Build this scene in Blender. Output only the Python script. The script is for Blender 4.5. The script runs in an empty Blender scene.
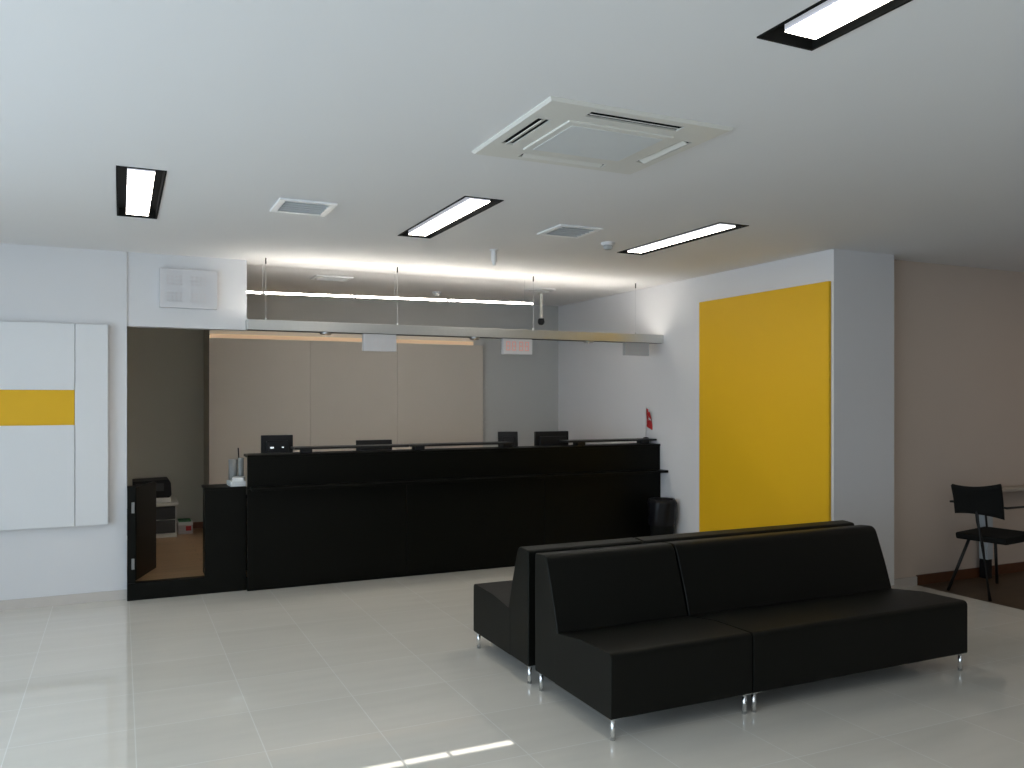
import bpy, bmesh, math, random
from mathutils import Vector, Matrix
random.seed(7)
PI = math.pi
scene = bpy.context.scene
COL = scene.collection
CE = 2.765            # ceiling height

# ------------------------------------------------------------------ materials
def mat(name, col, rough=0.5, metal=0.0, spec=0.5, noise=0.0, nscale=8.0, bump=0.0, bscale=60.0, coat=0.0):
    m = bpy.data.materials.new(name); m.use_nodes = True
    nt = m.node_tree; b = nt.nodes['Principled BSDF']
    b.inputs['Base Color'].default_value = (*col, 1)
    b.inputs['Roughness'].default_value = rough
    b.inputs['Metallic'].default_value = metal
    b.inputs['Specular IOR Level'].default_value = spec
    b.inputs['Coat Weight'].default_value = coat
    tc = nt.nodes.new('ShaderNodeTexCoord')
    if noise:
        n = nt.nodes.new('ShaderNodeTexNoise'); n.inputs['Scale'].default_value = nscale
        n.inputs['Detail'].default_value = 4
        r = nt.nodes.new('ShaderNodeMapRange')
        r.inputs['To Min'].default_value = 1 - noise; r.inputs['To Max'].default_value = 1 + noise
        mx = nt.nodes.new('ShaderNodeVectorMath'); mx.operation = 'SCALE'
        mx.inputs[0].default_value = col
        nt.links.new(tc.outputs['Object'], n.inputs['Vector'])
        nt.links.new(n.outputs['Fac'], r.inputs['Value'])
        nt.links.new(r.outputs['Result'], mx.inputs['Scale'])
        nt.links.new(mx.outputs['Vector'], b.inputs['Base Color'])
    if bump:
        n2 = nt.nodes.new('ShaderNodeTexNoise'); n2.inputs['Scale'].default_value = bscale
        n2.inputs['Detail'].default_value = 3
        bp = nt.nodes.new('ShaderNodeBump'); bp.inputs['Strength'].default_value = bump
        bp.inputs['Distance'].default_value = 0.004
        nt.links.new(tc.outputs['Object'], n2.inputs['Vector'])
        nt.links.new(n2.outputs['Fac'], bp.inputs['Height'])
        nt.links.new(bp.outputs['Normal'], b.inputs['Normal'])
    return m

def emit(name, col, strength):
    m = bpy.data.materials.new(name); m.use_nodes = True
    b = m.node_tree.nodes['Principled BSDF']
    b.inputs['Base Color'].default_value = (*col, 1)
    b.inputs['Emission Color'].default_value = (*col, 1)
    b.inputs['Emission Strength'].default_value = strength
    return m

def tile_mat():
    m = bpy.data.materials.new('polished_tile'); m.use_nodes = True
    nt = m.node_tree; b = nt.nodes['Principled BSDF']
    tc = nt.nodes.new('ShaderNodeTexCoord')
    mp = nt.nodes.new('ShaderNodeMapping'); mp.inputs['Location'].default_value = (-0.065, -3.385, 0)
    br = nt.nodes.new('ShaderNodeTexBrick'); br.offset = 0.0; br.squash = 1.0
    br.inputs['Scale'].default_value = 1
    br.inputs['Brick Width'].default_value = 0.5325
    br.inputs['Row Height'].default_value = 0.5325
    br.inputs['Mortar Size'].default_value = 0.0026
    br.inputs['Mortar Smooth'].default_value = 0.1
    br.inputs['Bias'].default_value = 0
    br.inputs['Color1'].default_value = (0.70, 0.67, 0.60, 1)
    br.inputs['Color2'].default_value = (0.73, 0.70, 0.63, 1)
    br.inputs['Mortar'].default_value = (0.80, 0.79, 0.74, 1)
    ns = nt.nodes.new('ShaderNodeTexNoise'); ns.inputs['Scale'].default_value = 1.6; ns.inputs['Detail'].default_value = 6
    mps = nt.nodes.new('ShaderNodeMapping'); mps.inputs['Scale'].default_value = (1, 6, 1)
    rg = nt.nodes.new('ShaderNodeMapRange'); rg.inputs['To Min'].default_value = 0.93; rg.inputs['To Max'].default_value = 1.07
    mx = nt.nodes.new('ShaderNodeVectorMath'); mx.operation = 'SCALE'
    L = nt.links.new
    L(tc.outputs['Object'], mp.inputs['Vector']); L(mp.outputs['Vector'], br.inputs['Vector'])
    L(tc.outputs['Object'], mps.inputs['Vector']); L(mps.outputs['Vector'], ns.inputs['Vector'])
    L(ns.outputs['Fac'], rg.inputs['Value']); L(rg.outputs['Result'], mx.inputs['Scale'])
    L(br.outputs['Color'], mx.inputs[0]); L(mx.outputs['Vector'], b.inputs['Base Color'])
    b.inputs['Roughness'].default_value = 0.03
    b.inputs['IOR'].default_value = 1.65
    return m

def wood_floor_mat(name, c1, c2, rough=0.3):
    m = bpy.data.materials.new(name); m.use_nodes = True
    nt = m.node_tree; b = nt.nodes['Principled BSDF']
    tc = nt.nodes.new('ShaderNodeTexCoord')
    br = nt.nodes.new('ShaderNodeTexBrick'); br.offset = 0.4
    br.inputs['Scale'].default_value = 1
    br.inputs['Brick Width'].default_value = 1.1; br.inputs['Row Height'].default_value = 0.13
    br.inputs['Mortar Size'].default_value = 0.0015
    br.inputs['Color1'].default_value = (*c1, 1); br.inputs['Color2'].default_value = (*c2, 1)
    br.inputs['Mortar'].default_value = (c1[0]*.4, c1[1]*.4, c1[2]*.4, 1)
    ns = nt.nodes.new('ShaderNodeTexNoise'); ns.inputs['Scale'].default_value = 3; ns.inputs['Detail'].default_value = 6
    mp = nt.nodes.new('ShaderNodeMapping'); mp.inputs['Scale'].default_value = (1, 14, 1)
    rg = nt.nodes.new('ShaderNodeMapRange'); rg.inputs['To Min'].default_value = 0.75; rg.inputs['To Max'].default_value = 1.2
    mx = nt.nodes.new('ShaderNodeVectorMath'); mx.operation = 'SCALE'
    L = nt.links.new
    L(tc.outputs['Object'], br.inputs['Vector']); L(tc.outputs['Object'], mp.inputs['Vector']); L(mp.outputs['Vector'], ns.inputs['Vector'])
    L(ns.outputs['Fac'], rg.inputs['Value']); L(rg.outputs['Result'], mx.inputs['Scale'])
    L(br.outputs['Color'], mx.inputs[0]); L(mx.outputs['Vector'], b.inputs['Base Color'])
    b.inputs['Roughness'].default_value = rough
    return m

M = dict(
    wall=mat('wall_paint', (0.74, 0.73, 0.73), 0.7, spec=0.2, noise=0.015, nscale=3),
    olive=mat('olive_wall_paint', (0.66, 0.64, 0.55), 0.7, spec=0.2, noise=0.02, nscale=3),
    backgrey=mat('grey_wall_paint', (0.50, 0.50, 0.48), 0.7, spec=0.2, noise=0.02, nscale=3),
    dimwall=mat('dim_toned_wall_paint', (0.63, 0.53, 0.45), 0.7, spec=0.2, noise=0.02, nscale=3),  # same paint as the other walls, the recess's dimness put into the colour
    ceil=mat('ceiling_paint', (0.82, 0.81, 0.80), 0.8, spec=0.1, noise=0.01, nscale=2),
    tile=tile_mat(),
    wood=wood_floor_mat('oak_laminate', (0.40, 0.235, 0.11), (0.46, 0.28, 0.14)),
    darkwood=wood_floor_mat('brown_laminate', (0.070, 0.040, 0.018), (0.082, 0.048, 0.022), 0.5),
    darkskirt=mat('dark_brown_skirting', (0.12, 0.042, 0.015), 0.4, noise=0.2, nscale=20),
    skirt_wood=mat('red_brown_skirting', (0.22, 0.075, 0.03), 0.4, noise=0.2, nscale=20),
    skirt_tile=mat('marble_skirting', (0.60, 0.55, 0.50), 0.25, noise=0.06, nscale=6),
    ventwhite=mat('bright_white_enamel', (0.90, 0.90, 0.90), 0.3, noise=0.01),
    white=mat('white_lacquer', (0.76, 0.76, 0.76), 0.45, noise=0.01),
    cream=mat('cream_plastic', (0.74, 0.72, 0.66), 0.45, noise=0.02),
    grille=mat('grey_grille_plastic', (0.72, 0.73, 0.72), 0.55, noise=0.02),
    yellow=mat('yellow_lacquer', (0.80, 0.46, 0.012), 0.5, spec=0.3, noise=0.015, nscale=4),
    wenge=mat('black_wenge', (0.0035, 0.0035, 0.0022), 0.42, spec=0.12, noise=0.25, nscale=12),
    leather=mat('black_leather', (0.0038, 0.0040, 0.0026), 0.48, spec=0.18, noise=0.12, nscale=6, bump=0.12, bscale=220),
    black=mat('black_plastic', (0.010, 0.010, 0.011), 0.5, spec=0.3, noise=0.1),
    housing=mat('black_housing', (0.006, 0.0065, 0.006), 0.7, spec=0.15, noise=0.1),
    fabric=mat('black_fabric', (0.012, 0.012, 0.011), 0.9, spec=0.15, noise=0.2, nscale=90, bump=0.2, bscale=300),
    blackmetal=mat('black_metal', (0.012, 0.012, 0.012), 0.4, spec=0.4, noise=0.05),
    chrome=mat('chrome', (0.78, 0.79, 0.80), 0.16, metal=1.0, noise=0.02),
    alu=mat('brushed_aluminium', (0.66, 0.665, 0.65), 0.34, metal=0.85, noise=0.03, nscale=30),
    steel=mat('satin_steel', (0.55, 0.55, 0.55), 0.35, metal=1.0, noise=0.03),
    panel=mat('beige_board', (0.60, 0.54, 0.465), 0.6, spec=0.2, noise=0.025, nscale=2.5),
    warmstrip=emit('warm_diffuser', (0.60, 0.42, 0.26), 0.52),
    coveled=emit('cove_led', (1.0, 0.80, 0.55), 1.6),
    cupgrey=mat('cup_grey', (0.24, 0.24, 0.23), 0.5, noise=0.03),
    greyplastic=mat('grey_plastic', (0.40, 0.41, 0.41), 0.5, noise=0.03),
    darkgrey=mat('dark_grey_plastic', (0.05, 0.05, 0.05), 0.45, noise=0.05),
    paper=mat('white_paper', (0.78, 0.78, 0.76), 0.8, spec=0.1, noise=0.02),
    card=mat('pale_card', (0.62, 0.56, 0.53), 0.7, noise=0.03),
    red=mat('red_print', (0.55, 0.03, 0.03), 0.6, noise=0.05),
    green=mat('green_print', (0.05, 0.22, 0.08), 0.6, noise=0.05),
    flagred=mat('red_cloth', (0.50, 0.02, 0.02), 0.7, noise=0.08, nscale=40),
    shadedisplay=mat('shaded_display', (0.42, 0.43, 0.44), 0.35, noise=0.01),  # casing of the backlit sign, its shade put into the colour
    shadedigit=mat('shaded_faint_segments', (0.44, 0.42, 0.43), 0.5, noise=0.02),  # segments toned down to match the shaded casing
    display=mat('pale_display', (0.66, 0.65, 0.66), 0.35, noise=0.01),
    reddigit=mat('faded_red_segments', (0.80, 0.50, 0.48), 0.5, noise=0.03),
    faintdigit=mat('very_faint_red_segments', (0.67, 0.645, 0.652), 0.5, noise=0.02),
    hotdigit=emit('lit_red_segments', (0.85, 0.42, 0.36), 0.10),
    bluegrey=mat('pale_blue_grey_laminate', (0.50, 0.55, 0.58), 0.5, noise=0.03),
    palewood=mat('pale_laminate', (0.50, 0.44, 0.37), 0.4, noise=0.05),
    tube=emit('fluorescent_tube', (1.0, 0.93, 0.84), 42.0),
    strip=emit('uplight_strip', (1.0, 0.95, 0.88), 16.0),
    diffuser=emit('lamp_diffuser', (1.0, 0.93, 0.82), 12.0),
    boxside=emit('lamp_box_side', (0.72, 0.73, 0.80), 0.42),
    warm=emit('warm_halogen', (1.0, 0.78, 0.5), 3.0),
    led=emit('indicator_light', (0.9, 0.95, 1.0), 0.8),
    glass=mat('clear_plastic', (0.26, 0.27, 0.26), 0.2, noise=0.02),
    bag=mat('black_bin_bag', (0.005, 0.005, 0.006), 0.35, spec=0.25, noise=0.2, nscale=20),
)

# ------------------------------------------------------------------ mesh builder
class MB:
    def __init__(self): self.bm = bmesh.new()
    def box(self, x0, x1, y0, y1, z0, z1):
        bm = self.bm
        v = [bm.verts.new((x, y, z)) for z in (z0, z1) for x, y in ((x0, y0), (x1, y0), (x1, y1), (x0, y1))]
        for f in ((3, 2, 1, 0), (4, 5, 6, 7), (0, 1, 5, 4), (1, 2, 6, 5), (2, 3, 7, 6), (3, 0, 4, 7)):
            bm.faces.new([v[i] for i in f])
        return self
    def prism(self, pts, axis, a, b):
        """closed profile pts (u,w) extruded along axis from a to b; axis 'x': (y,z) 'y': (x,z) 'z': (x,y)"""
        bm = self.bm
        def P(u, w, t):
            return {'x': (t, u, w), 'y': (u, t, w), 'z': (u, w, t)}[axis]
        r0 = [bm.verts.new(P(u, w, a)) for u, w in pts]; r1 = [bm.verts.new(P(u, w, b)) for u, w in pts]
        n = len(pts)
        fs = [bm.faces.new(r0), bm.faces.new(list(reversed(r1)))]
        for i in range(n):
            fs.append(bm.faces.new([r0[i], r1[i], r1[(i+1) % n], r0[(i+1) % n]]))
        return self
    def quadbox(self, pts, t):
        """pts: 4 points of a face, thickened by vector t"""
        bm = self.bm; t = Vector(t)
        a = [bm.verts.new(Vector(p)) for p in pts]; b = [bm.verts.new(Vector(p)+t) for p in pts]
        bm.faces.new(a); bm.faces.new(list(reversed(b)))
        for i in range(4): bm.faces.new([a[i], b[i], b[(i+1) % 4], a[(i+1) % 4]])
        return self
    def tube(self, pts, r, seg=12, r2=None):
        bm = self.bm; pts = [Vector(p) for p in pts]; rings = []
        n = len(pts)
        for i, p in enumerate(pts):
            d = (pts[min(i+1, n-1)] - pts[max(i-1, 0)]).normalized()
            up = Vector((0, 0, 1)) if abs(d.z) < 0.95 else Vector((1, 0, 0))
            u = d.cross(up).normalized(); w = d.cross(u).normalized()
            rr = r if r2 is None else r + (r2 - r) * i / max(1, n-1)
            rings.append([bm.verts.new(p + (u*math.cos(2*PI*k/seg) + w*math.sin(2*PI*k/seg)) * rr) for k in range(seg)])
        for A, B in zip(rings, rings[1:]):
            for k in range(seg): bm.faces.new([A[k], A[(k+1) % seg], B[(k+1) % seg], B[k]])
        bm.faces.new(rings[0]); bm.faces.new(list(reversed(rings[-1])))
        return self
    def lathe(self, prof, c=(0, 0, 0), seg=28, wob=None):
        bm = self.bm; rings = []
        for r, z in prof:
            if r < 1e-6: rings.append([bm.verts.new((c[0], c[1], c[2]+z))])
            else: rings.append([bm.verts.new((c[0]+r*(1+(wob(k, z) if wob else 0))*math.cos(2*PI*k/seg), c[1]+r*(1+(wob(k, z) if wob else 0))*math.sin(2*PI*k/seg), c[2]+z)) for k in range(seg)])
        for A, B in zip(rings, rings[1:]):
            if len(A) == 1 and len(B) == 1: continue
            for k in range(seg):
                k2 = (k+1) % seg
                if len(A) == 1: bm.faces.new([A[0], B[k2], B[k]])
                elif len(B) == 1: bm.faces.new([A[k], A[k2], B[0]])
                else: bm.faces.new([A[k], A[k2], B[k2], B[k]])
        return self
    def grid(self, fn, nu, nv):
        bm = self.bm
        g = [[bm.verts.new(fn(i/nu, j/nv)) for j in range(nv+1)] for i in range(nu+1)]
        for i in range(nu):
            for j in range(nv):
                bm.faces.new([g[i][j], g[i+1][j], g[i+1][j+1], g[i][j+1]])
        return self
    def build(self, name, m, parent=None, bevel=0.0, seg=2, smooth=False, solid=0.0, sub=0):
        bm = self.bm
        bmesh.ops.recalc_face_normals(bm, faces=bm.faces)
        if parent is not None:                       # verts were given in world space
            off = parent_origin(parent)
            bmesh.ops.translate(bm, verts=bm.verts, vec=-off)
        me = bpy.data.meshes.new(name); bm.to_mesh(me); bm.free()
        o = bpy.data.objects.new(name, me); COL.objects.link(o)
        me.materials.append(M[m] if isinstance(m, str) else m)
        if parent is not None: o.parent = parent
        if solid:
            s = o.modifiers.new('solid', 'SOLIDIFY'); s.thickness = solid; s.offset = 0
        if bevel:
            b = o.modifiers.new('bevel', 'BEVEL'); b.width = bevel; b.segments = seg; b.limit_method = 'ANGLE'; b.angle_limit = math.radians(28)
        if sub:
            s = o.modifiers.new('sub', 'SUBSURF'); s.levels = sub; s.render_levels = sub
        if smooth or bevel:
            for p in me.polygons: p.use_smooth = True
            if not smooth:
                w = o.modifiers.new('wn', 'WEIGHTED_NORMAL'); w.keep_sharp = True
        return o

def parent_origin(p):
    off = Vector((0, 0, 0))
    while p is not None:
        off = off + Vector(p.location); p = p.parent
    return off

def tag(o, label, cat, group=None, kind=None):
    o['label'] = label; o['category'] = cat
    if group: o['group'] = group
    if kind: o['kind'] = kind
    return o
def thing(name, loc, label, cat, group=None):
    o = bpy.data.objects.new(name, None); COL.objects.link(o); o.location = loc
    o.empty_display_size = 0.1
    return tag(o, label, cat, group)
def struct(mb, name, m, label=None, cat=None, **k):
    o = mb.build(name, m, **k); o['kind'] = 'structure'
    if label: o['label'] = label; o['category'] = cat
    return o
def dup(root, loc, label, group=None, rotz=None):
    r = root.copy(); COL.objects.link(r); r.location = loc; r['label'] = label
    if group: r['group'] = group
    if rotz is not None: r.rotation_euler = (0, 0, rotz)
    for ch in list(root.children):
        c = ch.copy(); COL.objects.link(c); c.parent = r
        for g in list(ch.children):
            d = g.copy(); COL.objects.link(d); d.parent = c
    return r

# ------------------------------------------------------------------ the setting
XL, XR, YF = -3.2, 8.6, -2.6
LAMPS = [(-0.02, 0.22, 4.65, 5.92), (1.80, 2.05, 4.50, 5.80), (3.60, 3.85, 4.46, 5.74), (1.86, 2.10, 0.85, 2.125)]

# floors
struct(MB().box(XL, 6.17, YF, 7.36, -0.10, 0.0), 'floor', 'tile', 'polished cream tile floor of the waiting hall', 'floor')
struct(MB().box(6.17, XR, YF, 5.05, -0.10, 0.0), 'floor_right', 'darkwood', 'brown laminate floor strip beyond the tiles under the chair', 'floor')
struct(MB().box(0.05, 5.05, 7.36, 10.1, -0.10, 0.13).box(-2.0, 0.05, 7.50, 10.1, -0.10, 0.13), 'floor_back', 'wood', 'raised oak laminate floor behind the counter', 'floor')

# ceiling with openings for the recessed lamps
def ceiling():
    xs = sorted({XL, XR} | {a for l in LAMPS for a in l[:2]}); ys = sorted({YF, 10.1} | {a for l in LAMPS for a in l[2:]})
    mb = MB()
    bm = mb.bm; V = {}
    def v(x, y):
        if (x, y) not in V: V[(x, y)] = bm.verts.new((x, y, CE))
        return V[(x, y)]
    for i in range(len(xs)-1):
        for j in range(len(ys)-1):
            cx, cy = (xs[i]+xs[i+1])/2, (ys[j]+ys[j+1])/2
            if any(a < cx < b and c < cy < d for a, b, c, d in LAMPS): continue
            bm.faces.new([v(xs[i], ys[j]), v(xs[i+1], ys[j]), v(xs[i+1], ys[j+1]), v(xs[i], ys[j+1])])
    mb.box(XL-.1, XR+.1, YF-.1, 10.2, CE+0.10, CE+0.2)      # the slab above the plaster
    return mb
o = struct(ceiling(), 'ceiling', 'ceil', 'smooth white plaster ceiling with recessed lamps', 'ceiling')

# walls
struct(MB().box(XL, 0.05, 7.36, 7.50, 0.0, CE), 'wall_left', 'wall', 'white wall left of the counter opening', 'wall')
struct(MB().box(0.05, 0.97, 7.375, 7.50, 2.175, CE), 'wall_soffit', 'wall', 'white lowered wall piece above the gate opening', 'wall')
struct(MB().box(5.05, 5.71, 4.88, 9.55, 0.0, CE), 'wall_right', 'wall', 'white wall block at the right behind the yellow panel', 'wall')
struct(MB().box(5.71, XR, 5.05, 5.2, 0.0, CE), 'wall_recess', 'dimwall', 'dim wall behind the lone chair', 'wall')
struct(MB().box(0.86, 5.05, 9.43, 9.55, 0.0, CE), 'wall_back', 'backgrey', 'grey rear wall behind the tellers', 'wall')
struct(MB().box(-2.0, 0.86, 10.1, 10.2, 0.0, CE).box(0.86, 0.96, 9.55, 10.2, 0, CE), 'wall_niche', 'olive', 'olive grey rear wall of the staff niche', 'wall')
struct(MB().box(-2.1, -2.0, 7.5, 10.2, 0.0, CE), 'wall_staff', 'olive')
struct(MB().box(XR, XR+.1, YF, 5.2, 0.0, CE), 'wall_east', 'dimwall')
# street side wall with a big window; left side wall with a big window
def wall_window_x(x0, x1, y0, y1, wy0, wy1, wz0, wz1):
    return (MB().box(x0, x1, y0, wy0, 0, CE).box(x0, x1, wy1, y1, 0, CE)
            .box(x0, x1, wy0, wy1, 0, wz0).box(x0, x1, wy0, wy1, wz1, CE))
WIN_L = (-2.3, 5.0, 0.25, 2.5)
struct(wall_window_x(XL-.15, XL, YF, 7.5, *WIN_L), 'wall_west', 'wall')
WIN_F = (-2.8, 2.4, 0.35, 2.2)
SLIT = (2.285, 2.310)           # unseen gap, made up to shape the sun streak on the floor
fw = MB()
y0, y1 = YF-.15, YF
fw.box(XL, WIN_F[0], y0, y1, 0, CE).box(WIN_F[1], XR, y0, y1, 0, CE)
fw.box(WIN_F[0], WIN_F[1], y0, y1, 0, WIN_F[2])
struct(MB().box(WIN_F[0], WIN_F[1], y0, y0+.02, WIN_F[2], WIN_F[3]), 'sun_block_panel', 'white')  # unseen opaque panel added to keep the sun out of the front window
struct(fw, 'wall_front', 'wall')
# window frames
def frame(mb, name):
    o = mb.build(name, 'alu'); o['kind'] = 'structure'; return o
f = MB()
a, b, c, d = WIN_L
n = 4
for i in range(n+1):
    y = a + (b-a)*i/n
    f.box(XL-.10, XL-.04, y-.03, y+.03, c, d)
f.box(XL-.10, XL-.04, a, b, c, c+.05).box(XL-.10, XL-.04, a, b, d-.05, d)
frame(f, 'window_1')
f = MB(); a, b, c, d = WIN_F
for i in range(5):
    x = a + (b-a)*i/4
    f.box(x-.03, x+.03, YF-.10, YF-.04, c, d)
f.box(a, b, YF-.10, YF-.04, c, c+.05).box(a, b, YF-.10, YF-.04, d-.05, d)
frame(f, 'window_2')
# unseen front header, its three narrow gaps made up for the sun streak
h = MB()
GAPS = [(0.42, 1.123), (1.134, 1.335), (1.35, 1.652)]
YH0, YH1 = YF-.15, YF-.13
h.box(a, b, YH0, YH1, WIN_F[3], SLIT[0])
h.box(a, b, YH0, YH1, SLIT[1], CE+.1)
prev = a
for g0, g1 in GAPS:
    h.box(prev, g0, YH0, YH1, SLIT[0], SLIT[1]); prev = g1
h.box(prev, b, YH0, YH1, SLIT[0], SLIT[1])
struct(h, 'wall_slit_header', 'wall')

# skirtings
struct(MB().box(XL, 0.05, 7.347, 7.36, 0, 0.075), 'baseboard_left', 'skirt_tile')
struct(MB().box(5.037, 5.05, 4.88, 7.2, 0, 0.075).box(5.037, 5.71, 4.867, 4.88, 0, 0.075).box(5.71, 6.17, 5.037, 5.05, 0, 0.075), 'baseboard_pillar', 'skirt_tile')
struct(MB().box(6.17, XR, 5.035, 5.05, 0, 0.085), 'baseboard_right', 'darkskirt')
struct(MB().box(-2, 0.86, 10.085, 10.10, 0.13, 0.20), 'baseboard_back', 'skirt_wood')

# ------------------------------------------------------------------ recessed lamps
def make_lamp(i, rect, label):
    x0, x1, y0, y1 = rect; cx, cy = (x0+x1)/2, (y0+y1)/2
    t = thing('ceiling_lamp', (cx, cy, CE), label, 'ceiling lamp', 'recessed ceiling lamps')
    zt = CE + 0.045; e = 0.002
    hb = MB().box(x0+e, x1-e, y0+e, y1-e, zt, zt+.01)
    hb.box(x0+e, x0+.012, y0+e, y1-e, CE-.004, zt).box(x1-.012, x1-e, y0+e, y1-e, CE-.004, zt)
    hb.box(x0+.012, x1-.012, y0+e, y0+.012, CE-.004, zt).box(x0+.012, x1-.012, y1-.012, y1-e, CE-.004, zt)
    hb.build('housing', 'housing', t)
    MB().box(cx-.066, cx+.066, y0+.07, y1-.07, CE+.002, zt).build('light_box', 'boxside', t, bevel=.004)
    df = MB().box(cx-.064, cx+.064, y0+.072, y1-.072, CE-.002, CE+.002).build('diffuser', 'diffuser', t)
    return t
LL = ['recessed ceiling lamp nearest the left wall, seen end on', 'recessed ceiling lamp in the middle, between the two small square vents',
      'recessed ceiling lamp near the yellow panel, beside the smoke detector', 'recessed ceiling lamp cut by the top edge of the photo']
for i, l in enumerate(LAMPS): make_lamp(i, l, LL[i])

# ------------------------------------------------------------------ air conditioning cassette
def cassette():
    x0, x1, y0, y1 = 1.505, 2.392, 2.872, 3.675
    cx, cy = (x0+x1)/2, (y0+y1)/2
    t = thing('air_conditioner', (cx, cy, CE), 'white four-way air conditioner cassette set into the ceiling', 'air conditioner')
    zb = CE - .014
    # fascia: a frame of four sides with a slot in each side
    w = 0.185; s0, s1 = 0.055, 0.115                         # border width, slot position inside the border
    fr = MB()
    def ring(a, b):                                           # frame between inset a and inset b
        fr.box(x0+a, x1-a, y0+a, y0+b, zb, CE).box(x0+a, x1-a, y1-b, y1-a, zb, CE)
        fr.box(x0+a, x0+b, y0+b, y1-b, zb, CE).box(x1-b, x1-a, y0+b, y1-b, zb, CE)
    # bevelled rim
    bm = fr.bm
    def loop(ins, z): return [bm.verts.new(p) for p in ((x0+ins, y0+ins, z), (x1-ins, y0+ins, z), (x1-ins, y1-ins, z), (x0+ins, y1-ins, z))]
    A, B, C_ = loop(0, CE), loop(0, CE-.004), loop(.010, zb)
    for P, Q in ((A, B), (B, C_)):
        for k in range(4): bm.faces.new([P[k], P[(k+1) % 4], Q[(k+1) % 4], Q[k]])
    ring(.010, s0)
    ring(s1, w)
    e = 0.215                                                # solid corners between slots
    for (a0, a1, b0, b1) in ((x0+s0, x0+e, y0+s0, y0+s1), (x1-e, x1-s0, y0+s0, y0+s1), (x0+s0, x0+e, y1-s1, y1-s0), (x1-e, x1-s0, y1-s1, y1-s0),
                             (x0+s0, x0+s1, y0+s1, y0+e), (x1-s1, x1-s0, y0+s1, y0+e), (x0+s0, x0+s1, y1-e, y1-s1), (x1-s1, x1-s0, y1-e, y1-s1)):
        fr.box(a0, a1, b0, b1, zb, CE)
    fr.build('fascia', 'cream', t)
    MB().box(x0+s0-.005, x1-s0+.005, y0+s0-.005, y1-s0+.005, CE-.006, CE-.001).build('air_duct', 'housing', t)
    # intake grille, a little proud, with fine ribs
    g = MB().box(x0+w-.005, x1-w+.005, y0+w-.005, y1-w+.005, zb-.007, zb+.01)
    g.build('intake_frame', 'cream', t, bevel=.006)
    g = MB()
    ny = 34; gy0, gy1 = y0+w+.03, y1-w-.03
    for k in range(ny):
        y = gy0 + (gy1-gy0)*(k+.5)/ny
        g.box(x0+w+.03, x1-w-.03, y-.004, y+.004, zb-.0095, zb-.006)
    g.build('intake_grille', 'grille', t)
    # four louvres, tilted open
    def flap(axis, c, a, b, sgn):
        mb = MB(); wd = .030; ang = math.radians(24)*sgn
        pr = []
        for u, v in ((-wd/2, -.003), (wd/2, -.003), (wd/2, .001), (-wd/2, .001)):
            pr.append((c+u*math.cos(ang)-v*math.sin(ang), zb+.003+u*math.sin(ang)+v*math.cos(ang)))
        mb.prism(pr, axis, a, b)
        mb.build('louvre', 'cream', t)
    flap('y', x0+(s0+s1)/2, y0+e+.012, y1-e-.012, 1)
    flap('y', x1-(s0+s1)/2, y0+e+.012, y1-e-.012, -1)
    flap('x', y0+(s0+s1)/2, x0+e+.012, x1-e-.012, 1)
    flap('x', y1-(s0+s1)/2, x0+e+.012, x1-e-.012, -1)
cassette()

# ------------------------------------------------------------------ square vents
def vent(cx, cy, w, d, label):
    t = thing('ceiling_vent', (cx, cy, CE), label, 'ceiling vent', 'ceiling vents')
    x0, x1, y0, y1 = cx-w/2, cx+w/2, cy-d/2, cy+d/2
    bm = MB(); z = CE-.012; r = .04
    bm.box(x0, x1, y0, y0+r, z, CE).box(x0, x1, y1-r, y1, z, CE).box(x0, x0+r, y0+r, y1-r, z, CE).box(x1-r, x1, y0+r, y1-r, z, CE)
    bm.build('frame', 'ventwhite', t, bevel=.003)
    MB().box(x0+r, x1-r, y0+r, y1-r, CE-.003, CE-.0005).build('duct', 'grille', t)
    n = 5
    for k in range(n):
        y = y0+r+(y1-y0-2*r)*(k+.5)/n
        sl = MB(); a = math.radians(40); wd = .022
        pr = [(y+u*math.cos(a)-v*math.sin(a), CE-.011+u*math.sin(a)+v*math.cos(a)) for u, v in ((-wd/2, -.0012), (wd/2, -.0012), (wd/2, .0012), (-wd/2, .0012))]
        sl.prism(pr, 'x', x0+r, x1-r).build('slat', 'white', t)
    return t
vent(1.01, 5.17, .34, .36, 'small white ceiling vent between the left lamp and the middle lamp')
vent(2.835, 5.13, .33, .36, 'small white ceiling vent between the middle lamp and the smoke detector')
vent(1.86, 8.12, .36, .30, 'white ceiling vent above the hanging tube light, near its left half')

t = thing('ceiling_diffuser', (4.1, 8.07, CE), 'round white ceiling air diffuser behind the right end of the tube light', 'air diffuser')
MB().lathe([(.17, 0), (.17, -.008), (.13, -.016), (.125, -.004), (.125, 0)], (4.1, 8.07, CE)).build('ring', 'white', t, smooth=True)
MB().lathe([(0, -.004), (.03, -.004), (.10, -.022), (.10, -.026), (.02, -.020), (0, -.020)], (4.1, 8.07, CE)).build('cone', 'white', t, smooth=True)

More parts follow.
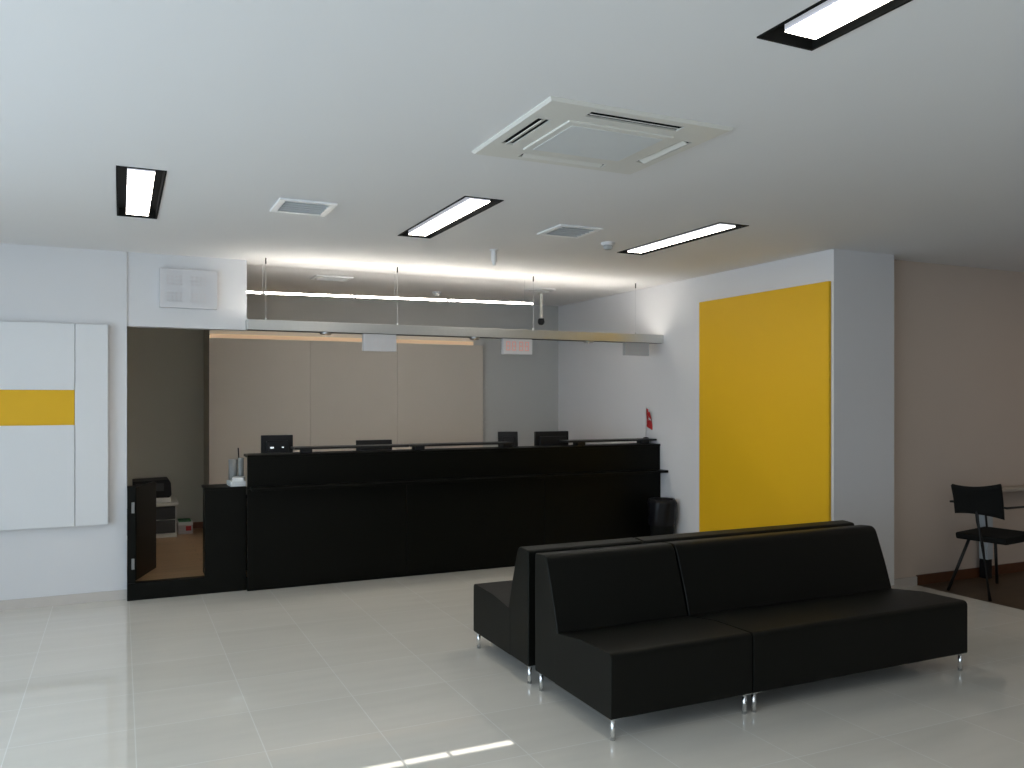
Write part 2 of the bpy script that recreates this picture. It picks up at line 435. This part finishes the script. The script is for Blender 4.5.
# detectors
t = thing('smoke_detector', (3.317, 5.404, CE), 'round white smoke detector on the ceiling beside the right-hand lamp', 'smoke detector')
MB().lathe([(.052, 0), (.052, -.016), (.046, -.020), (0, -.020)], (3.317, 5.404, CE)).build('base', 'white', t, smooth=True)
MB().lathe([(.032, -.019), (.036, -.026), (.034, -.044), (.024, -.052), (0, -.053)], (3.317, 5.404, CE)).build('sensor_cap', 'greyplastic', t, smooth=True)
t = thing('motion_sensor', (2.663, 6.04, CE), 'slim white sensor hanging from the ceiling in front of the bright band', 'sensor')
MB().lathe([(.034, 0), (.034, -.01), (.02, -.014), (0, -.014)], (2.663, 6.04, CE)).build('base', 'white', t, smooth=True)
MB().lathe([(.022, -.012), (.023, -.09), (.016, -.098), (.015, -.122), (0, -.125)], (2.663, 6.04, CE)).build('stem', 'white', t, smooth=True)
t = thing('smoke_detector', (3.15, 8.70, CE), 'small white detector on the ceiling just above the hanging tube light', 'smoke detector')
MB().lathe([(.05, 0), (.05, -.016), (.044, -.02), (0, -.02)], (3.15, 8.70, CE)).build('base', 'white', t, smooth=True)
MB().lathe([(.034, -.019), (.034, -.04), (.022, -.05), (0, -.05)], (3.15, 8.70, CE)).build('sensor_cap', 'cream', t, smooth=True)
# pole camera
X, Y = 4.205, 8.25
t = thing('ceiling_camera', (X, Y, CE), 'dark dome camera on a thin pole hanging from the ceiling', 'camera')
MB().lathe([(.04, 0), (.04, -.02), (0, -.02)], (X, Y, CE)).build('mount', 'cream', t, smooth=True)
MB().tube([(X, Y, CE-.015), (X, Y, CE-.29)], .016).build('pole', 'cream', t, smooth=True)
MB().lathe([(.0, .03), (.03, .03), (.038, 0), (.036, -.02), (.022, -.038), (0, -.045)], (X, Y, CE-.32)).build('dome', 'black', t, smooth=True)

# ------------------------------------------------------------------ hanging tube light
TX0, TX1, TY, TZ = 0.25, 3.70, 7.45, 2.535
t = thing('linear_pendant_lamp', ((TX0+TX1)/2, TY, TZ), 'long thin white tube light hanging on wires above the counter', 'pendant lamp')
ch = MB()
arc = [math.radians(q) for q in range(-5, 146, 10)]           # a trough that cups the tube above and behind
ch.prism([(TY+.0125*math.cos(q), TZ+.0125*math.sin(q)) for q in arc] + [(TY+.011*math.cos(q), TZ+.011*math.sin(q)) for q in reversed(arc)], 'x', TX0, TX1)
def sag(mb):                     # the lamp hangs a touch lower at its left end
    for v in mb.bm.verts: v.co.z -= (TX1-v.co.x)*.0115
    return mb
sag(ch).build('reflector', 'white', t)
segs = [(TX0, 1.100), (1.125, 1.905), (1.925, 2.795), (2.815, TX1)]
for a_, b_ in segs:
    sag(MB().tube([(a_+.008, TY, TZ), (b_-.008, TY, TZ)], .0095, seg=16)).build('tube', 'tube', t, smooth=True)
jn = []
for x in (1.1125, 1.915, 2.805, TX1+.006):
    sag(MB().box(x-.008, x+.008, TY-.011, TY+.015, TZ-.014, TZ+.013)).build('end_cap', 'greyplastic', t)
for x in (1.1125, 2.29, 3.62):
    MB().tube([(x, TY+.012, TZ+.008-(TX1-x)*.0115), (x, TY+.012, CE)], .0014, seg=6).build('wire', 'steel', t)

# ------------------------------------------------------------------ hanging beam with queue displays
BX0, BX1, BY0, BY1, BZ0, BZ1 = 0.945, 5.046, 7.14, 7.27, 2.163, 2.245
t = thing('hanging_beam', (3.0, 7.2, BZ0), 'long brushed aluminium beam hung on wires over the black counter', 'beam')
MB().prism([(BY0, BZ0), (BY1, BZ0), (BY1, BZ1), (BY1-.006, BZ1), (BY1-.006, BZ0+.006), (BY0+.006, BZ0+.006), (BY0+.006, BZ1), (BY0, BZ1)], 'x', BX0, BX1).build('profile', 'alu', t, bevel=.0015)
for x in (BX0, BX1-.006):  # caps added to keep the uplight off the end wall
    MB().box(x, x+.006, BY0+.006, BY1-.006, BZ0+.006, BZ1).build('end_cap', 'alu', t)
for a_, b_ in ((BX0+.16, 2.20), (2.27, 3.55), (3.62, BX1-.26)):
    MB().box(a_, b_, BY0+.007, BY1-.060, BZ0+.006, BZ1-.026).build('uplight_strip', 'strip', t)
MB().box(BX0+.01, BX1-.01, BY0+.02, BY1-.02, BZ0-.003, BZ0+.001).build('underside', 'darkgrey', t)
for x in (1.10, 2.235, 3.585, 4.745):
    w_ = MB().tube([(x, 7.2, BZ1-.01), (x, 7.2, CE)], .0014, seg=6).build('wire', 'steel', t)
    MB().tube([(x, 7.2, BZ1-.002), (x, 7.2, BZ1+.022)], .007, seg=8).build('wire_clamp', 'steel', w_)
    MB().tube([(x, 7.2, CE-.05), (x, 7.2, CE)], .006, seg=8).build('ceiling_clamp', 'darkgrey', w_)
for x, lab in ((1.60, 'left of the first hanging display'), (2.98, 'between the first and second hanging displays'), (4.20, 'between the second and third hanging displays')):
    s = thing('spotlight', (x, 7.205, BZ0-.003), 'small round spotlight under the beam ' + lab, 'spotlight', 'spotlights under the beam')
    MB().lathe([(.048, 0), (.05, -.012), (.044, -.016), (.034, -.006), (.034, 0)], (x, 7.205, BZ0-.003)).build('ring', 'steel', s, smooth=True)
    MB().lathe([(.034, -.004), (.022, -.012), (0, -.014)], (x, 7.205, BZ0-.003)).build('bulb', 'warm', s, smooth=True)

# seven-segment digits, front face towards -Y
def digits(mb, x, z, w, h, y, text, th=None):
    S = {'0': 'abcdef', '1': 'bc', '2': 'abged', '3': 'abgcd', '4': 'fgbc', '5': 'afgcd', '6': 'afgedc', '7': 'abc', '8': 'abcdefg', '9': 'abcdfg', '-': 'g'}
    th = th or w*.2
    for i, ch in enumerate(text):
        X0 = x + i*w*1.45
        seg = {'a': (X0, X0+w, z+h-th, z+h), 'g': (X0, X0+w, z+h/2-th/2, z+h/2+th/2), 'd': (X0, X0+w, z, z+th),
               'f': (X0, X0+th, z+h/2, z+h), 'b': (X0+w-th, X0+w, z+h/2, z+h), 'e': (X0, X0+th, z, z+h/2), 'c': (X0+w-th, X0+w, z, z+h/2)}
        for s_ in S.get(ch, ''):
            q = seg[s_]; mb.box(q[0], q[1], y, y+.003, q[2], q[3])
    return mb
def queue_sign(x0, x1, z0, z1, yf, label, dmat, rows, name='queue_display', cm='display'):
    t = thing(name, ((x0+x1)/2, yf+.025, z0), label, 'display', None)
    MB().box(x0, x1, yf, yf+.05, z0, z1)  .build('casing', cm, t, bevel=.004)
    for (x, z, w, h, txt) in rows:
        for i, chh in enumerate(txt):
            digits(MB(), x+i*w*1.45, z, w, h, yf-.0006, chh).build('digit', dmat, t)
    return t
for (x0, x1, z0, z1, lab, dm) in (
        (1.919, 2.216, 2.010, 2.160, 'pale blank-looking queue display under the beam, leftmost of three', 'faintdigit'),
        (3.254, 3.557, 2.012, 2.160, 'queue display under the beam with visible red digits', 'hotdigit'),
        (4.598, 4.885, 2.030, 2.160, 'queue display under the beam near the right wall, backlit shade painted into its casing', 'shadedigit')):
    queue_sign(x0, x1, z0, z1, 7.165, lab, dm, [(x0+.03, z0+.035, .042, .085, '88'), (x0+.165, z0+.035, .042, .085, '88')], cm='shadedisplay' if x0 > 4 else 'display')
queue_sign(0.286, 0.73, 2.332, 2.648, 7.325, 'large square white queue board on the wall piece above the gate', 'faintdigit',
           [(.345, 2.52, .045, .07, '88'), (.53, 2.52, .045, .07, '88'), (.345, 2.385, .045, .07, '88'), (.53, 2.385, .045, .07, '88')], 'queue_board')

# ------------------------------------------------------------------ left wall panel with yellow stripe
t = thing('wall_panel', (-0.9, 7.36, 0.61), 'white wall-mounted panel with a yellow stripe, cut by the left edge', 'wall panel')
pb = MB()
pb.box(-1.9, -.317, 7.285, 7.36, .612, 1.392).box(-1.9, -.317, 7.285, 7.36, 1.662, 2.172)
pb.box(-.311, -.085, 7.285, 7.36, .612, 2.172).box(-.32, -.30, 7.30, 7.36, .63, 2.15)
pb.build('board', 'white', t, bevel=.002)
MB().box(-1.9, -.316, 7.30, 7.355, 1.388, 1.666).build('stripe', 'yellow', t)

# yellow panel on the right wall
o = MB().box(5.02, 5.048, 4.905, 6.525, .25, 2.515).build('yellow_panel', 'yellow', None, bevel=.003)
tag(o, 'tall plain yellow panel mounted on the right-hand wall', 'wall panel')

# beige panelling on the rear wall
t = thing('rear_panelling', (2.4, 9.43, 0.13), 'beige three-board panelling on the wall behind the tellers', 'wall panel')
for a_, b_ in ((0.852, 1.907), (1.9095, 2.907), (2.9095, 3.985)):
    MB().box(a_, b_, 9.37, 9.427, .13, 2.235).build('board', 'panel', t, bevel=.001)
t = thing('cove_lamp', (2.36, 9.39, 2.235), 'warm strip lamp along the top of the beige panelling', 'strip lamp')
MB().box(.86, 3.86, 9.372, 9.378, 2.235, 2.280).build('diffuser', 'warmstrip', t)
MB().box(.86, 3.86, 9.385, 9.425, 2.235, 2.262).build('led_strip', 'coveled', t)

# ------------------------------------------------------------------ the teller counter
CY = 7.195
t = thing('teller_counter', (3.0, CY, 0), 'long black wood teller counter with a raised front', 'counter')
MB().box(.955, 5.045, CY+.03, CY+.135, .0, .10).build('plinth', 'wenge', t)
for a_, b_ in ((.953, 2.32), (2.324, 3.70), (3.704, 5.046)):
    MB().box(a_, b_, CY, CY+.03, .03, .845).build('lower_panel', 'wenge', t, bevel=.002)
MB().box(.953, 5.046, CY+.008, CY+.036, .845, 1.105).build('upper_panel', 'wenge', t, bevel=.002)
MB().box(.97, 5.046, CY-.14, CY+.03, .842, .866).build('bag_ledge', 'wenge', t, bevel=.002)
MB().box(.953, 5.046, CY, CY+.25, 1.105, 1.127).build('counter_top', 'wenge', t, bevel=.003)
t = thing('staff_desk', (3.0, CY+.6, .13), 'black desk run behind the counter front, mostly hidden', 'desk')
MB().box(.957, .983, CY+.26, CY+.95, .13, .745).build('end_panel', 'wenge', t, bevel=.002)
MB().box(.957, 5.046, CY+.26, CY+.95, .745, .775).build('worktop', 'wenge', t, bevel=.002)
for x in (2.32, 3.70):
    MB().box(x-.015, x+.015, CY+.26, CY+.90, .13, .745).build('support_panel', 'wenge', t)
# raised glossy bars on stubs
for (a_, b_, stubs, lab) in ((1.345, 2.36, (1.46,), 'raised black transaction bar over the left end of the counter'),
                             (2.37, 3.40, (2.48, 3.36), 'raised black transaction bar over the middle of the counter'),
                             (3.99, 5.035, (4.17, 4.93), 'raised black transaction bar over the right end of the counter')):
    r = thing('transaction_bar', ((a_+b_)/2, CY+.15, 1.127), lab, 'counter bar', 'raised bars on the counter')
    MB().box(a_, b_, CY+.05, CY+.245, 1.160, 1.178).build('shelf', 'blackmetal', r, bevel=.003)
    for x in stubs:
        MB().box(x-.045, x+.045, CY+.10, CY+.20, 1.127, 1.160).build('stub', 'blackmetal', r, bevel=.002)

# low counter, sill, gate
t = thing('low_counter', (.78, CY+.3, .13), 'low black counter end beside the gate opening', 'counter')
MB().box(.628, .95, 7.27, 7.30, .13, .845).build('front_panel', 'wenge', t, bevel=.002)
MB().box(.635, .660, 7.30, 7.55, .13, .845).build('side_panel', 'wenge', t, bevel=.002)
MB().box(.625, .951, 7.262, 7.56, .845, .865).build('top', 'wenge', t, bevel=.003)
o = MB().box(.05, .953, 7.27, 7.36, 0, .135).build('step_sill', 'wenge', None, bevel=.003)
tag(o, 'black step sill under the gate opening', 'sill')
t = thing('swing_gate', (.09, 7.30, .135), 'low black swing gate standing open beside the left wall', 'gate')
MB().box(.052, .112, 7.28, 7.36, .135, .90).build('post', 'wenge', t, bevel=.002)
p0 = Vector((.118, 7.34, 0)); p1 = Vector((.282, 7.82, 0)); nn = Vector((p1-p0)).normalized(); sd = Vector((nn.y, -nn.x, 0))*.03
MB().quadbox([(p0.x, p0.y, .145), (p1.x, p1.y, .145), (p1.x, p1.y, .885), (p0.x, p0.y, .885)], -sd).build('leaf', 'wenge', t, bevel=.002)
for z in (.245, .69):
    MB().box(.082, .104, 7.272, 7.282, z, z+.085).build('hinge', 'cupgrey', t, bevel=.002)

# ------------------------------------------------------------------ things behind the counter
def monitor(xc, yc, w, ztop, rot, label, tilt=0.0, hgt=.30):
    t = thing('monitor', (xc, yc, .775), label, 'monitor', 'monitors behind the counter')
    def R(p):
        c, s = math.cos(rot), math.sin(rot); x, y = p[0]-xc, p[1]-yc
        return (xc+c*x-s*y, yc+s*x+c*y, p[2])
    def add(mb, x0, x1, y0, y1, z0, z1):
        v0 = len(mb.bm.verts); mb.box(x0, x1, y0, y1, z0, z1)
        mb.bm.verts.ensure_lookup_table()
        for v in list(mb.bm.verts)[v0:]:
            z = v.co.z; v.co = Vector(R((v.co.x, v.co.y + (z-ztop)*tilt, v.co.z)))
        return mb
    add(MB(), xc-w/2, xc+w/2, yc, yc+.03, ztop-hgt, ztop).build('screen_housing', 'black', t, bevel=.004)
    add(MB(), xc-w/2+.04, xc+w/2-.04, yc-.03, yc, ztop-hgt+.04, ztop-.05).build('rear_cover', 'black', t, bevel=.008)
    add(MB(), xc-.03, xc+.03, yc-.045, yc-.015, .785, ztop-hgt/2).build('neck', 'black', t, bevel=.004)
    add(MB(), xc-.11, xc+.11, yc-.11, yc+.09, .775, .787).build('foot', 'black', t, bevel=.004)
    return t
m1 = monitor(1.265, 7.64, .275, 1.270, 0.0, 'black monitor back at the left end of the counter with a tiny white light')
MB().box(1.20, 1.23, 7.604, 7.611, 1.155, 1.168).build('indicator', 'led', m1)
MB().box(1.30, 1.315, 7.604, 7.611, 1.158, 1.168).build('indicator', 'led', m1)
monitor(2.155, 7.66, .34, 1.207, 0.0, 'black monitor showing only its top edge above the left bar', tilt=.12)
monitor(3.53, 7.66, .20, 1.262, -.25, 'small black tilted monitor at the right end of the middle bar', tilt=.15)
monitor(4.02, 7.64, .385, 1.258, 0.0, 'widest black monitor back, left of the right-hand bar')

# pen cup, pen glass, paper piles on the low counter
t = thing('pen_cup', (.88, 7.505, .865), 'grey cylindrical cup on the low counter', 'cup')
MB().lathe([(.0, 0), (.036, 0), (.038, .21), (.033, .21), (.032, .02), (0, .02)], (.875, 7.51, .865)).build('body', 'cupgrey', t, smooth=True)
t = thing('pen_glass', (.933, 7.46, .865), 'clear tumbler with a dark pen on the low counter', 'tumbler')
MB().lathe([(0, 0), (.020, 0), (.026, .225), (.023, .225), (.018, .01), (0, .01)], (.933, 7.46, .865)).build('tumbler', 'glass', t, smooth=True)
MB().tube([(.93, 7.49, .88), (.915, 7.49, 1.175)], .0055, seg=8).build('pen', 'black', t, smooth=True)
def papers(xc, yc, z, w, d, h, label, rot):
    mb = MB(); k = 6
    for i in range(k):
        a = rot + random.uniform(-.08, .08); z0 = z + h*i/k; z1 = z + h*(i+.92)/k
        c, s = math.cos(a), math.sin(a)
        pts = [(xc+c*u-s*v, yc+s*u+c*v) for u, v in ((-w/2, -d/2), (w/2, -d/2), (w/2, d/2), (-w/2, d/2))]
        mb.prism(pts, 'z', z0, z1)
    o = mb.build('paper_pile', 'paper'); tag(o, label, 'papers'); return o
papers(.885, 7.38, .865, .12, .18, .042, 'white paper pile lying on the low counter', .1)
papers(.905, 7.375, .907, .09, .16, .030, 'smaller white paper pile on top of the other pile', -.15)

# desk flag
t = thing('desk_flag', (4.93, 7.40, 1.178), 'small red flag with a white crescent on a desk pole by the right wall', 'flag')
FX, FY = 4.985, 7.37
MB().lathe([(.0, 0), (.03, 0), (.03, .008), (.006, .014), (0, .014)], (FX, FY, 1.178)).build('base', 'black', t, smooth=True)
MB().tube([(FX, FY, 1.20), (FX+.004, FY, 1.50)], .0035, seg=8).build('pole', 'steel', t, smooth=True)
FW = .062
def fl(u, v):
    x = FX + .004 + FW*u*(0.35+v*.95) + .006*math.sin(u*7+v*3)
    y = FY - .018*math.sin(u*8 + v*2.0) - .01*u
    z = 1.490 - .16*v - .10*u*(0.4 + .6*v)
    return (x, y, z)
fo = MB().grid(fl, 16, 16).build('cloth', 'flagred', t, smooth=True, solid=.0015)
def cres(u0, v0, ro, ri, off):
    mb = MB(); bm = mb.bm; n = 20; O = []; I = []
    for k in range(n+1):
        a = math.radians(50) + math.radians(260)*k/n
        O.append((u0+ro*math.cos(a)*1.4, v0+ro*math.sin(a))); 
        I.append((u0+off+ri*math.cos(a)*1.4, v0+ri*math.sin(a)))
    def P(q): x, y, z = fl(*q); return bm.verts.new((x, y-.0025, z))
    vo = [P(q) for q in O]; vi = [P(q) for q in I]
    for k in range(n): bm.faces.new([vo[k], vo[k+1], vi[k+1], vi[k]])
    return mb
cres(.36, .34, .24, .15, .10).build('crescent', 'paper', fo)
def star(u0, v0, r):
    mb = MB(); bm = mb.bm; vs = []
    for k in range(10):
        rr = r if k % 2 == 0 else r*.42; a = PI/2 + 2*PI*k/10
        x, y, z = fl(u0+rr*math.cos(a)*1.4, v0-rr*math.sin(a)); vs.append(bm.verts.new((x, y-.0025, z)))
    bm.faces.new(vs); return mb
star(.72, .40, .11).build('star', 'paper', fo)

# waste bin by the counter end
t = thing('waste_bin', (4.87, 6.94, 0), 'tall black waste bin with a bag standing between counter and right wall', 'bin')
BXc, BYc = 4.885, 6.94
MB().lathe([(0, 0), (.105, 0), (.125, .56), (.130, .575), (.122, .58), (.116, .56), (.098, .02), (0, .02)], (BXc, BYc, 0)).build('body', 'housing', t, smooth=True)
MB().lathe([(.126, .34), (.139, .40), (.136, .50), (.142, .56), (.130, .598), (.116, .594), (.110, .55), (.10, .40)], (BXc, BYc, 0), seg=36, wob=lambda k, z: .075*math.sin(k*2.3)*math.sin(k*.9+z*9)).build('bag', 'bag', t, smooth=True)
MB().box(BXc-.03, BXc+.03, BYc-.16, BYc-.10, .012, .03).build('pedal', 'steel', t, bevel=.004)

# ------------------------------------------------------------------ staff niche things
t = thing('file_cabinet', (.28, 9.8, .13), 'low dark-fronted cabinet with a cream top behind the gate', 'cabinet')
MB().box(-.05, .545, 9.56, 10.05, .13, .16).build('plinth', 'cream', t)
MB().box(-.05, .545, 9.58, 10.05, .16, .465).build('body', 'cream', t, bevel=.003)
for z0, z1 in ((.175, .31), (.32, .455)):
    d_ = MB().box(-.04, .53, 9.565, 9.58, z0, z1).build('drawer', 'darkgrey', t, bevel=.003)
    MB().box(.18, .32, 9.55, 9.565, z1-.035, z1-.02).build('handle', 'black', d_)
MB().box(-.06, .56, 9.54, 10.06, .465, .495).build('top', 'cream', t, bevel=.004)
t = thing('printer', (.28, 9.8, .495), 'black printer with rounded corner on the cream-topped cabinet', 'printer')
MB().box(.10, .49, 9.60, 9.98, .495, .545).build('paper_tray', 'paper', t, bevel=.004)
MB().prism([(.12, .545), (.475, .545), (.495, .57), (.49, .70), (.465, .735), (.12, .725)], 'y', 9.60, 9.98).build('body', 'black', t, bevel=.008)
MB().box(.15, .42, 9.593, 9.602, .62, .70).build('front_cover', 'darkgrey', t, bevel=.003)
t = thing('paper_box', (.64, 9.8, .13), 'small pale box with red mark and green top beside the cabinet', 'box')
MB().box(.57, .715, 9.72, 9.95, .13, .225).build('carton', 'card', t, bevel=.002)
MB().box(.645, .70, 9.717, 9.722, .165, .215).build('red_mark', 'red', t)
MB().box(.568, .717, 9.718, 9.952, .225, .26).build('lid', 'paper', t, bevel=.002)
MB().box(.575, .70, 9.725, 9.94, .26, .271).build('green_sheet', 'green', t)

# ------------------------------------------------------------------ sofas
def rounded(pts, r, n=5):
    out = []; N = len(pts)
    for i in range(N):
        p = Vector(pts[i]); a = Vector(pts[i-1]); b = Vector(pts[(i+1) % N])
        rr = min(r[i], (a-p).length*.48, (b-p).length*.48)
        if rr < 1e-4: out.append(tuple(p)); continue
        s = p + (a-p).normalized()*rr; e = p + (b-p).normalized()*rr
        for k in range(n+1):
            u = k/n; q = s*(1-u)**2 + p*2*u*(1-u) + e*u*u; out.append(tuple(q))
    return out
def sofa(x0, x1, yf, sgn, label, group, name):
    """yf = front edge, sgn +1: seat faces -Y"""
    D = .795
    t = thing(name, ((x0+x1)/2, yf+sgn*D/2, 0), label, 'sofa', group)
    Yv = lambda v: yf + sgn*v
    seat = rounded([(0, .105), (0, .412), (.30, .405), (.56, .372), (.56, .105)], [.012, .03, .0, .0, .005])
    back = rounded([(.53, .105), (.53, .372), (.575, .52), (.665, .760), (.795, .750), (.795, .105)], [.0, .01, .15, .045, .02, .01])
    MB().prism([(Yv(v), z) for v, z in seat], 'x', x0, x1).build('seat', 'leather', t, bevel=.014, seg=3)
    MB().prism([(Yv(v), z) for v, z in back], 'x', x0+.001, x1-.001).build('backrest', 'leather', t, bevel=.014, seg=3)
    # piped seam along the seat front
    for xx in (x0+.026, x1-.026):
        for v in (.030, .765):
            c = (xx, Yv(v), 0)
            lg = MB().lathe([(0, 0), (.012, 0), (.0115, .106), (0, .106)], c, seg=20).build('leg', 'chrome', t, smooth=True)
            MB().box(xx-.024, xx+.024, Yv(v)-.024, Yv(v)+.024, .1025, .1065).build('mounting_plate', 'chrome', lg)
    return t
sofa(2.062, 2.893, 3.33, 1, 'black single sofa seat at the front left, facing the camera', None, 'single_sofa')
sofa(2.903, 4.500, 3.33, 1, 'long black sofa at the front right, facing the camera', None, 'double_sofa')
sofa(2.055, 2.815, 4.99, -1, 'black single sofa seat at the back left, facing the counter', None, 'single_sofa')
sofa(2.825, 4.535, 4.99, -1, 'long black sofa mostly hidden behind the front one, facing the counter', None, 'double_sofa')

# ------------------------------------------------------------------ visitor chair
t = thing('visitor_chair', (6.5, 4.58, 0), 'black armchair with curved back standing alone at the right edge', 'chair')
def turn(mb, deg):
    bmesh.ops.rotate(mb.bm, verts=mb.bm.verts, cent=(6.33, 4.58, 0), matrix=Matrix.Rotation(math.radians(deg), 3, 'Z'))
seat = rounded([(6.335, .43), (6.325, .485), (6.80, .495), (6.86, .475), (6.84, .43)], [.02, .02, .03, .03, .02])
sm = MB().prism(seat, 'y', 4.37, 4.78); turn(sm, 8)
sm.build('seat', 'fabric', t, bevel=.012, seg=3)
def bk(u, v):
    s = 2*u-1
    y = 4.58 + s*.178
    z = .650 + v*.245 + s*.012*(1-2*v) + (s*s-.5)*.022*(2*v-1)
    x = 6.335 - v*.125 - .035*(1-s*s) + .02*math.sin(v*PI)
    return (x, y, z)
bm_ = MB().grid(bk, 16, 10); turn(bm_, 24)
bm_.build('backrest', 'fabric', t, smooth=True, solid=.022)
for path in ([(6.245, 4.80, 0), (6.36, 4.69, .445)], [(6.205, 4.40, 0), (6.265, 4.51, .43), (6.30, 4.575, .60), (6.285, 4.58, .75)]):
    MB().tube(path, .0125, seg=10).build('leg', 'blackmetal', t, smooth=True)
for fy in (4.80, 4.37):
    MB().tube([(6.86, fy, 0), (6.82, fy-.01 if fy > 4.5 else fy+.01, .44)], .0125, seg=10).build('leg', 'blackmetal', t, smooth=True)
for sy in (4.33, 4.82):
    ar = MB().tube([(6.315, sy+(.03 if sy < 4.5 else -.03), .735), (6.30, sy, .735), (6.50, sy, .735), (6.62, sy, .725)], .009, seg=8).build('armrest', 'blackmetal', t, smooth=True)
    MB().box(6.55, 6.80, sy-.022, sy+.022, .73, .75).build('arm_pad', 'black', ar, bevel=.006)
    MB().tube([(6.72, sy, .735), (6.72, sy+(.03 if sy < 4.5 else -.03), .46)], .009, seg=8).build('arm_support', 'blackmetal', ar, smooth=True)

# pale side table behind the chair
t = thing('console_table', (7.6, 4.95, 0), 'pale narrow table against the wall, mostly hidden behind the chair', 'table')
MB().box(7.02, 8.4, 4.90, 5.03, .765, .795).build('table_top', 'palewood', t, bevel=.003)
MB().box(6.945, 7.02, 4.95, 5.03, .17, .795).build('side_panel', 'bluegrey', t, bevel=.003)
MB().box(6.95, 7.015, 4.955, 5.03, 0, .17).build('foot', 'black', t, bevel=.003)

# ------------------------------------------------------------------ light
def area(name, loc, rot, sx, sy, power, col, spread=180):
    l = bpy.data.lights.new(name, 'AREA'); l.shape = 'RECTANGLE'; l.size = sx; l.size_y = sy
    l.energy = power; l.color = col; l.spread = math.radians(spread)
    o = bpy.data.objects.new(name, l); COL.objects.link(o); o.location = loc; o.rotation_euler = rot
    return o
a, b, c, d = WIN_L
area('window_daylight', (XL-.16, (a+b)/2, (c+d)/2), (0, -PI/2, 0), d-c, b-a, 215, (0.69, 0.85, 1.0))
a, b, c, d = WIN_F
area('street_daylight', ((a+b)/2, YF-.12, (c+d)/2), (PI/2, 0, 0), b-a, d-c, 11, (1.0, 0.96, 0.90))
for x_ in (0.1,):                  # unseen lamps continuing the ceiling row, added for warm fill
    area('unseen_room_lamp', (x_, 1.45, CE-.01), (0, 0, 0), .14, 1.2, 4, (1.0, 0.90, 0.76))
area('unseen_room_lamp', (7.3, 3.0, CE-.01), (0, 0, 0), .14, 1.2, 5, (1.0, 0.82, 0.62))  # unseen lamp added for warm light over the right side
s = bpy.data.lights.new('sun', 'SUN'); s.energy = 14; s.angle = 0.0015; s.color = (1, .98, .95)
so = bpy.data.objects.new('sun', s); COL.objects.link(so)
dirv = Vector((0, 3.54-(YF-.14), -(SLIT[0]+SLIT[1])/2)).normalized()
so.rotation_euler = dirv.to_track_quat('-Z', 'Y').to_euler(); so.location = (1, -6, 5)

w = bpy.data.worlds.new('World'); scene.world = w; w.use_nodes = True
bg = w.node_tree.nodes['Background']; bg.inputs['Color'].default_value = (0.55, 0.7, 1, 1); bg.inputs['Strength'].default_value = 0.4

# ------------------------------------------------------------------ camera
cam = bpy.data.cameras.new('camera'); co = bpy.data.objects.new('camera', cam); COL.objects.link(co)
cam.sensor_fit = 'HORIZONTAL'; cam.sensor_width = 36
cam.lens = 840/1024*36
cam.shift_y = (398-384)/1024
cam.clip_start = .02
co.location = (0, 0, 1.6)
co.rotation_euler = (PI/2, 0, -math.atan(392/840))
scene.camera = co

vs = scene.view_settings
vs.view_transform = 'Standard'; vs.look = 'None'; vs.gamma = 1; vs.use_curve_mapping = False; vs.exposure = 0.0
